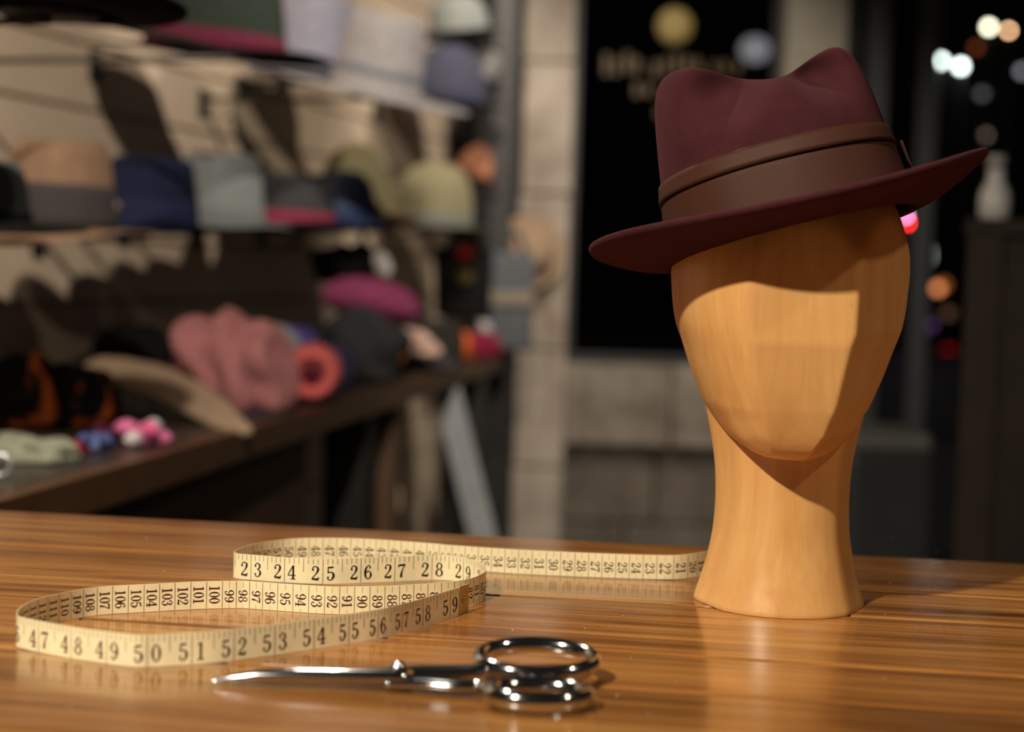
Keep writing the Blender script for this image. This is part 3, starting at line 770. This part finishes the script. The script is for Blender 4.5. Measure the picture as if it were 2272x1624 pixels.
wall_hat('bowler_hat', 'khaki bowler hat with grey band at the row end', 962, 508, .103, .108, .185, 'bowler', .055, (126, 121, 95), (108, 110, 106), (.02, .24), f=1.0, crease=0, droop=.0, lift=(.002, .008), rot=(0, R(2), R(-40)))
# top row
wall_hat('wide_brim_hat', 'black wide brim hat at the top left corner', 110, 22, .082, .088, .10, 'fedora', .064, (18, 17, 17), (12, 12, 12), f=.70, rot=(0, R(2), R(-30)))
wall_hat('wide_brim_hat', 'dark green hat with magenta band and black underbrim', 478, 118, .132, .138, .165, 'fedora', .085, (52, 60, 54), (110, 44, 66), (.02, .22), f=.965, lift=(.002, .006), droop=.014, rot=(0, R(5), R(-30)), brim_col=(14, 14, 14))
wall_hat('felt_hat', 'lavender grey hat high up, right of the dark green hat', 690, 172, .096, .105, .19, 'fedora', .05, (146, 146, 164), (132, 132, 150), (0, .2), f=1.02, crease=.16, rot=(0, R(6), R(-35)))
wall_hat('wide_brim_hat', 'pale grey white hat with thin grey band and long brim', 832, 206, .098, .10, .175, 'fedora', .105, (160, 157, 160), (120, 124, 134), (.22, .32), f=.86, crease=.1, droop=.0, lift=(.0, -.004), rot=(0, R(13), R(-35)))
# far end of the top row
wall_hat('felt_hat', 'dark navy hat hanging past the pale grey hat', 985, 222, .12, .12, .17, 'bell', .05, (66, 68, 84), (52, 54, 70), (0, .2), f=1.0, crease=.05, rot=(0, R(12), R(-35)))
wall_hat('sun_hat', 'soft white hat in the upper corner by the black upright', 1020, 82, .085, .085, .12, 'bowler', .03, (128, 132, 130), None, f=.98, crease=0, rot=(0, R(-6), 0))
wall_hat('sun_hat', 'small white grey cap beside the navy hat', 1058, 172, .055, .055, .09, 'bowler', .02, (118, 118, 118), None, f=.97, crease=0, rot=(0, R(25), 0))
wall_hat('felt_hat', 'peach brown hat behind the khaki bowler', 1046, 392, .058, .058, .10, 'bell', .02, (168, 114, 90), (120, 80, 62), (0, .2), f=.97, crease=0, rot=(0, R(20), 0))
# thin grey rail in front of the top row
pa, pb = at_y(-30, -18, 2.15), at_y(560, 128, 2.5)
rl = thing('display_rail', 'thin grey metal rail running under the topmost hats', 'rail', pa)
v_, f_ = tube([(0, 0, 0), tuple(pb-pa)], .006, 10); mesh('rod', v_, f_, plain((96, 90, 86), .4, .6), rl)
for q in (Vector((0, 0, 0)), pb-pa):
    w_ = pa+q; ft_ = WORG+WDIR*((w_-WORG).dot(WDIR)); ft_.z = w_.z
    v_, f_ = tube([tuple(q), tuple(ft_-pa)], .005, 8); mesh('rail_arm', v_, f_, plain((96, 90, 86), .4, .6), rl)

# ---------------------------------------------------------------- things heaped on the counter
def lump(name, label, cat, px, py, w, d, h, mat, rz=0, fold=.0, fk=6, fa=.6, seed=0, pw=2.4, z=None, y=None, tilt=(0, 0), grp='things on the counter', flat=0.25):
    base = on_plane(px, py, CZ) if y is None else at_y(px, py, y)
    if y is None: base = base+Vector((0, 0, .001+(w*.5*abs(math.sin(tilt[1])) if tilt[1] else 0))); 
    n, m = 56, 26; vs = []
    for j in range(m):
        ph = -math.pi/2+math.pi*j/(m-1)
        for i in range(n):
            a = 2*math.pi*i/n
            e = 2/pw
            sg = lambda v: math.copysign(abs(v)**e, v)
            x, y_, z_ = sg(math.cos(ph))*sg(math.cos(a)), sg(math.cos(ph))*sg(math.sin(a)), sg(math.sin(ph))
            nz = noise.noise(Vector((x*1.3+seed*3.1, y_*1.3, z_*1.3)))
            k = 1+0.22*nz+fold*math.sin(fk*(x*math.cos(fa)+y_*math.sin(fa)+0.5*z_)+3*nz)
            X, Y, Z = x*k*w/2, y_*k*d/2, z_*k*h/2
            Z = max(Z, -h/2*(1-flat)) if Z < 0 else Z
            vs.append((X, Y, Z+h/2*(1-flat)))
    fs = grid_faces(n, m)
    o = mesh(name, vs, fs, mat, None, loc=base); o.rotation_euler = (tilt[0], tilt[1], rz)
    return tag(o, label, cat, grp)
knit = lambda c: felt(c, var=.3, scale=160)
M_or = two_tone((20, 16, 14), (200, 100, 44), 13, .50, .58)
lump('scarf', 'black and orange patterned scarf rolled at the counter left', 'scarf', 40, 948, .13, .10, .125, M_or, fold=.06, seed=1, pw=2.2)
lump('scarf', 'black scarf roll with orange spots beside the patterned one', 'scarf', 178, 945, .115, .10, .105, two_tone((18, 16, 15), (200, 98, 40), 16, .58, .64), fold=.04, seed=2)
lump('knit_glove', 'grey green knitted glove folded near the counter front edge', 'glove', 60, 1022, .115, .08, .042, knit((120, 122, 108)), rz=-.2, fold=.12, fk=7, seed=3, flat=.5)
lump('beanie', 'dark grey speckled knit beanie in front of the tan brim', 'beanie', 275, 930, .085, .07, .055, two_tone((52, 50, 48), (98, 94, 90), 300), seed=4, flat=.4)
# tan brim plate
def slab(name, label, cat, pts, th, mat, grp='things on the counter'):
    P = [at_y(*p) for p in pts]; o0 = P[0].copy(); c = sum(P, Vector())/len(P)
    n = (P[len(P)//3]-P[0]).cross(P[2*len(P)//3]-P[0]).normalized()
    k = len(P); vs = [p+n*th/2-o0 for p in P]+[p-n*th/2-o0 for p in P]
    fs = [list(range(k)), list(range(k, 2*k))[::-1]]+[[i, k+i, k+(i+1) % k, (i+1) % k] for i in range(k)]
    o = mesh(name, vs, fs, mat, None, smooth=False, loc=o0); md = o.modifiers.new('bevel', 'BEVEL'); md.width = th*.3; md.segments = 2
    return tag(o, label, cat, grp)
slab('felt_brim', 'long tan felt brim sloping down under the pink knit', 'hat brim',
     [(185, 815, 2.72), (200, 795, 2.74), (280, 800, 2.72), (360, 815, 2.68), (440, 850, 2.60), (505, 895, 2.50), (562, 955, 2.38), (540, 962, 2.37), (470, 944, 2.40), (390, 902, 2.48), (300, 862, 2.58), (220, 840, 2.68)], .012, felt((142, 122, 102), scale=300))
lump('knit_scarf', 'dusty pink knitted scarf heaped in folds at the counter middle', 'scarf', 500, 915, .215, .16, .155, knit((160, 106, 108)), rz=-.5, fold=.15, fk=9, fa=.2, seed=5, pw=2.3, tilt=(0, .25))
# coral roll: solid knit roll, shade of its hollow painted as a dark disc
cr_ = on_plane(692, 893, CZ)
co = mesh('rolled_knit', *tube([(-.0, -.045, .056), (0, -.02, .056), (0, .03, .056), (0, .06, .056)], [.040, .052, .054, .048], 28), knit((180, 86, 88)), None, loc=cr_)
tag(co, 'coral pink rolled knit with dark disc painted as its shaded hollow', 'scarf', 'things on the counter'); co.rotation_euler = (0, 0, .1)
v_, f_ = tube([(0, -.0465, .056), (0, -.046, .056)], [.020, .020], 20); ho = mesh('hollow_shade', v_, f_, knit((90, 34, 44)), co)
v_, f_ = ring(0, 0, .036, .036, 0, .013); rr_ = mesh('roll_edge', v_, f_, knit((204, 100, 98)), co, loc=(0, -.045, .056)); rr_.rotation_euler = (math.pi/2, 0, 0)
lump('black_pouch', 'flat black pouch behind the pink scarf', 'pouch', 295, 868, .15, .09, .135, knit((16, 15, 15)), seed=6, pw=4)
lump('beanie', 'silver grey knit beanie peeking out behind the pink scarf', 'beanie', 565, 868, .15, .10, .135, knit((136, 140, 148)), seed=7, tilt=(0, .25))
lump('beanie', 'deep violet knit beanie behind the coral roll', 'beanie', 640, 856, .12, .10, .14, knit((58, 48, 104)), seed=8)
lump('wool_hat', 'large charcoal felt cap leaning right of the coral roll', 'cap', 800, 848, .175, .13, .165, knit((40, 40, 42)), rz=-.3, seed=9, pw=2.6, fold=.05, tilt=(0, .2))
lump('wool_hat', 'dark navy cap tucked between coral roll and charcoal cap', 'cap', 735, 862, .10, .10, .10, knit((36, 34, 52)), seed=10)
pb_ = lump('wool_hat', 'black felt cap under the magenta beret', 'cap', 820, 822, .20, .16, .145, knit((22, 20, 22)), seed=11, pw=3.5)
bt = thing('beret', 'magenta felt beret lying on the dark caps', 'beret', at_y(815, 712, 3.62), (0, R(9), 0))
v_, f_ = lathe([(.06, 0), (.068, .006), (.105, .025), (.117, .042), (.112, .058), (.085, .075), (.045, .084), (.008, .086), (.004, .094)], 48)
v_ = [(x, y*.8, z*(1+.15*math.sin(3*math.atan2(y, x)))) for x, y, z in v_]; mesh('beret_body', v_, f_, knit((124, 54, 88)), bt)
v_, f_ = tube([(.004, 0, .088), (.006, 0, .104)], .003, 8); mesh('beret_stalk', v_, f_, knit((120, 46, 84)), bt)
lump('flat_cap', 'charcoal flat cap near the far front edge of the counter', 'cap', 940, 818, .17, .12, .05, knit((66, 66, 68)), seed=12, flat=.5)
lump('rolled_knit', 'pale peach rolled knit lying on the charcoal flat cap', 'scarf', 888, 778, .185, .08, .075, knit((226, 190, 174)), y=3.85, rz=-.2, seed=13, tilt=(0, .15), flat=.4)
lump('pompom', 'small orange pompom under the pale peach roll', 'pompom', 872, 803, .055, .05, .055, knit((206, 118, 60)), y=3.55, seed=14)
lump('pompom', 'orange woollen ball beside the maroon knit', 'pompom', 1020, 798, .065, .06, .085, knit((198, 92, 36)), seed=15)
lump('knit_hat', 'maroon knit hat at the far end of the counter', 'hat', 1065, 795, .115, .08, .085, knit((116, 28, 50)), seed=16)
lump('folded_cloth', 'white folded cloth lying on the maroon knit', 'cloth', 1045, 738, .12, .08, .05, knit((184, 182, 182)), y=4.62, seed=17, pw=3.5, flat=.5)
# small hair clips
def flower(name, label, px, py, r, cols, n=6):
    p = on_plane(px, py, CZ); t = thing(name, label, 'hair clip', p, (0, 0, random.random()), 'hair clips on the counter')
    for k in range(n):
        a = 2*math.pi*k/n; v_, f_ = lathe([(.001, -1), (.55, -.75), (1, 0), (.55, .75), (.001, 1)], 12)
        v_ = [(x*r*.62, y*r*.38, z*r*.38+r*.4) for x, y, z in v_]
        o = mesh('petal', v_, f_, knit(cols[k % len(cols)]), t, loc=(math.cos(a)*r*.75, math.sin(a)*r*.75, (k % 2)*r*.45)); o.rotation_euler = (0, 0, a)
    v_, f_ = lathe([(.001, 0), (.35*r, .1*r), (.4*r, .6*r), (.1*r, 1.1*r)], 12); mesh('clip_centre', v_, f_, knit(cols[0]), t)
flower('flower_clip', 'pink and white fabric flower clip on the counter edge', 318, 990, .030, [(196, 104, 146), (190, 180, 186), (200, 84, 134)])
flower('flower_clip', 'small red fabric clip left of the blue one', 158, 1010, .016, [(150, 20, 24), (120, 12, 18)])
flower('flower_clip', 'small blue fabric clip between the red and pink clips', 212, 1000, .02, [(92, 104, 150), (70, 80, 130)])
flower('flower_clip', 'dark plum fabric clip behind the pink flower clip', 245, 978, .02, [(90, 34, 62), (70, 24, 46)])
# white round tag at left edge
v_, f_ = tube([(.012*math.cos(2*math.pi*i/20), 0, .016+.012*math.sin(2*math.pi*i/20)) for i in range(20)], .003, 8, True)
tag(mesh('metal_loop', v_, f_, plain((190, 192, 194), .3, .8), None, loc=on_plane(0, 1062, CZ)), 'small silver loop at the left edge of the counter', 'ring', 'things on the counter')
# far bags
def bag(name, label, px, py, w, d, h, col, y, handle=True, patches=()):
    p = at_y(px, py, y); t = thing(name, label, 'bag', p, (0, 0, .15), 'bags at the counter end')
    vs, fs = box_data(-w/2, w/2, -d/2, d/2, 0, h, min(w, d)*.22)
    vs = [(x*(1+.12*math.sin(9*z)), y_*(1-.35*z/h), z) for x, y_, z in vs]; mesh('bag_body', vs, fs, knit(col), t)
    if handle:
        hp = [(w*.3*math.cos(math.pi*k/12), 0, h*.98+h*.22*math.sin(math.pi*k/12)) for k in range(13)]
        v_, f_ = tube(hp, .008, 8); mesh('handle', v_, f_, knit(mul3(col, .8)), t)
    for nm, x, z, r, c in patches:
        v_, f_ = lathe([(r, 0), (r, .004), (r*.6, .008)], 20); q = mesh(nm, v_, f_, knit(c), t, loc=(x, -d/2-.001, z)); q.rotation_euler = (math.pi/2, 0, 0)
    return t
def mul3(c, k): return tuple(int(v*k) for v in c)
gb = bag('tote_bag', 'grey tote bag with beige stripe standing at the counter end', 1130, 778, .125, .07, .29, (84, 88, 92), 4.66)
v_, f_ = box_data(-.064, .064, -.037, -.034, .135, .175, .001); mesh('stripe', v_, f_, knit((128, 118, 104)), gb)
bag('shoulder_bag', 'black shoulder bag with red patch and yellow badge', 1025, 705, .15, .07, .20, (18, 17, 17), 4.5, patches=(('red_patch', .0, .185, .022, (96, 10, 14)), ('yellow_badge', .0, .115, .022, (84, 72, 30))))
lump('wool_hat', 'dark grey cap stacked beneath the black shoulder bag', 'cap', 962, 800, .16, .12, .125, knit((44, 40, 38)), seed=21, pw=3)
lump('net_fascinator', 'black net fascinator hanging under the light blue hat', 'fascinator', 765, 628, .15, .10, .11, knit((24, 20, 19)), y=3.95, fold=.15, fk=9, seed=22)
pt_ = at_y(858, 612, 3.7)
tg = thing('price_tag', 'white oval price tag hanging above the magenta beret', 'tag', pt_, (0, R(-20), 0))
v_, f_ = lathe([(.019, 0), (.019, .002)], 24); v_ = [(x, z, y*1.7+.03) for x, y, z in v_]; mesh('card', v_, f_, plain((206, 204, 200), .6), tg)
v_, f_ = tube([(0, 0, .055), (0, .0, .115)], .0012, 6); mesh('string', v_, f_, plain((60, 50, 40), .8), tg)
# tan hat on a hook of the pillar
pg_ = at_y(1172, 572, 5.235); wp_ = thing('wall_peg', 'short dark peg on the stone pillar holding the straw hat', 'peg', (pg_.x, YB, pg_.z))
v_, f_ = tube([(0, 0, 0), (0, pg_.y-YB, .01)], .007, 10); mesh('peg_rod', v_, f_, M_brk, wp_)
v_, f_ = lathe([(.02, 0), (.02, .006), (.012, .01)], 16); q_ = mesh('peg_plate', v_, f_, M_brk, wp_, loc=(0, -.0005, 0)); q_.rotation_euler = (math.pi/2, 0, 0)
th_ = thing('straw_hat', 'curved tan straw hat hung on the stone pillar side', 'hat', at_y(1172, 560, 5.235), (R(70), R(58), 0))
hat_parts(th_, .075, .08, .08, 'bowler', .045, felt((150, 128, 106), scale=200), felt((40, 36, 32)), (0, .25), 0, lift=(.0, .004))

# ---------------------------------------------------------------- right hand side
# grey bin
gp_ = at_y(1950, 975, 3.9); 
gbn = thing('litter_bin', 'dark grey bin with paler lid behind the wooden head', 'bin', (gp_.x, gp_.y, 0))
box('bin_body', (-.10, .11, -.12, .12, 0, gp_.z-.02), plain((52, 54, 56), .5), gbn, .02); box('bin_lid', (-.115, .10, -.13, .13, gp_.z-.018, gp_.z+.03), plain((112, 112, 112), .5), gbn, .015)
# wooden cabinet at the right picture edge
yc_ = 2.75; x0_ = at_y(2135, 800, yc_).x; zt_ = at_y(2200, 486, yc_).z
cb = thing('wooden_pedestal', 'dark brown wooden pedestal at the right picture edge', 'pedestal', (x0_, yc_, 0), (0, 0, -math.radians(16.5)))
M_cab = plain((28, 16, 9), .85, var=.3, scale=14)
box('body', (0, .3, 0, .3, 0.06, zt_-.03), M_cab, cb, .004); box('top_board', (-.006, .306, -.012, .306, zt_-.03, zt_), M_cab, cb, .004); box('plinth', (-.003, .303, -.003, .303, 0, .06), M_cab, cb, .003)
for a, b_ in ((0, .06), (.24, .3)): box('front_stile', (a, b_, -.011, 0, .06, zt_-.03), plain((34, 20, 11), .85, var=.3, scale=14), cb, .002)
bp_ = at_y(2206, 484, yc_+.06); bp_.z = zt_
bt_ = thing('bottle', 'frosted white bottle standing on the dark wooden pedestal', 'bottle', bp_)
v_, f_ = lathe([(.020, 0), (.027, .003), (.028, .03), (.026, .05), (.018, .064), (.0145, .074), (.0145, .092)], 28); mesh('bottle_body', v_, f_, plain((196, 194, 196), .35), bt_)
v_, f_ = lathe([(.017, .0922), (.017, .112), (.015, .115)], 24); mesh('cap', v_, f_, plain((160, 158, 160), .4), bt_)
# gold marks on the window
yg = YB+.15
def disc(name, label, cat, px, py, y, r, mat, grp=None, sx=1.0):
    v_, f_ = lathe([(r*.3, -.004), (r, -.003), (r, .003), (r*.3, .006)], 28); v_ = [(x*sx, z, y_) for x, y_, z in v_]
    o = mesh(name, v_, [f[::-1] for f in f_], mat, None, loc=at_y(px, py, y)); return tag(o, label, cat, grp)
M_gold = plain((170, 150, 92), .6, .0, var=.15)
disc('window_disc', 'round pale gold disc on the dark window pane', 'emblem', 1497, 58, yg, .062, M_gold)  # thin round gold disc just in front of the pane
lw = thing('window_lettering', 'blurred gold lettering in two rows on the dark window', 'lettering', at_y(1330, 170, yg))
for i, (x0, x1, y0, y1) in enumerate([(1338, 1352, 120, 166), (1362, 1374, 128, 166), (1384, 1398, 116, 160), (1404, 1420, 128, 162), (1446, 1462, 136, 172), (1472, 1484, 128, 164), (1494, 1508, 120, 162), (1518, 1532, 126, 160), (1540, 1554, 130, 158), (1580, 1592, 136, 160), (1604, 1616, 134, 162), (1632, 1644, 138, 164), (1406, 1420, 184, 214), (1430, 1446, 188, 212), (1456, 1466, 240, 262)]):
    a, b_ = at_y(x0, y1, yg), at_y(x1, y0, yg); o = lw.location
    box('letter_stroke', (a.x-o.x, b_.x-o.x, -.002, .002, a.z-o.z, b_.z-o.z), plain((84, 64, 30), .5, .0), lw, 0)
# lamps in the street, far behind the glass
M_pole = plain((18, 17, 16), .7)
BN = [0]
def bulb(name, label, px, py, y, r, col, st_, sz=(1, 1), cat='street light'):
    if y > 20: y += .33*BN[0]; BN[0] += 1
    p = at_y(px, py, y); zb = -.03
    t = thing(name, label, cat, (p.x, p.y, zb), group='lights in the dark street'); h = p.z-zb
    v_, f_ = lathe([(r*math.cos(a), r*math.sin(a)) for a in [math.radians(-88+176*k/10) for k in range(11)]], 16)
    v_ = [(x*sz[0], y_*sz[0], z*sz[1]+h) for x, y_, z in v_]
    mesh('lamp_glass', v_, f_, emit(col, st_), t)
    hb_ = max(.02, h-r*sz[1]); v_, f_ = lathe([(.03, 0), (.03, .02), (.012, .05), (.011, hb_)] if hb_ > .06 else [(.03, 0), (.02, hb_)], 10); mesh('lamp_post', v_, f_, M_pole, t)
    return t
YS = 22.0
bulb('street_light', 'bright white street light, larger of the top right pair', 2194, 60, YS, .045, (240, 236, 205), 26)
bulb('street_light', 'peach street light at the very top right', 2238, 68, YS, .03, (255, 200, 150), 20)
bulb('street_light', 'brilliant white street light, left of the middle pair', 2088, 135, YS, .05, (240, 255, 245), 60)
bulb('street_light', 'brilliant white street light, right of the middle pair', 2132, 147, YS, .055, (240, 255, 245), 60)
bulb('street_light', 'dim pinkish street light left of the bright white pair', 2062, 156, YS, .04, (180, 150, 140), 8)
bulb('street_light', 'faint rust red light below the top right pair', 2166, 105, YS, .05, (110, 50, 25), 3)
bulb('street_light', 'faint grey light under the white pair', 2180, 208, YS, .06, (120, 120, 120), 1.4, (1.2, .8))
bulb('street_light', 'dim warm grey light above the brim tip', 2187, 300, YS, .05, (120, 105, 90), 3)
bulb('street_light', 'grey light cut by the right picture edge', 2268, 158, YS, .06, (140, 135, 140), 3)
bulb('street_light', 'pale greenish oval light right of the head', 2061, 566, YS, .09, (170, 180, 170), 2.6, (.7, 1.2))
bulb('street_light', 'orange light, lower of the overlapping pair', 2081, 640, YS, .07, (220, 130, 80), 3.4)
bulb('street_light', 'dull orange light, upper of the overlapping pair', 2094, 632, YS+.6, .08, (150, 85, 40), 1.6)
bulb('street_light', 'dim brown light below the orange pair', 2105, 695, YS, .08, (110, 80, 60), 1.2)
bulb('street_light', 'dim purple light below the orange pair', 2064, 722, YS, .07, (90, 60, 110), 1.8)
bulb('street_light', 'red light low beside the wooden pedestal', 2104, 785, YS, .11, (190, 20, 18), 1.6)
bulb('street_light', 'dim grey green light behind the wooden jaw', 2005, 878, YS, .10, (70, 80, 78), 1.0)
bulb('neon_sign_light', 'blue sign light behind the hat brim', 2022, 470, YS, .035, (60, 150, 255), 60, cat='sign light')
bulb('neon_sign_light', 'white sign light half hidden by the wooden head', 2009, 478, YS, .035, (255, 200, 255), 60, cat='sign light')
bulb('neon_sign_light', 'red sign light half hidden by the wooden head', 2013, 494, YS, .035, (255, 40, 30), 60, cat='sign light')
bulb('pale_globe', 'dim white glowing globe beyond the window by the pale mullion', 1675, 110, 9.0, .085, (170, 168, 172), .55, (1, .85), cat='lamp')  # pale round globe with weak emission, set on a thin post
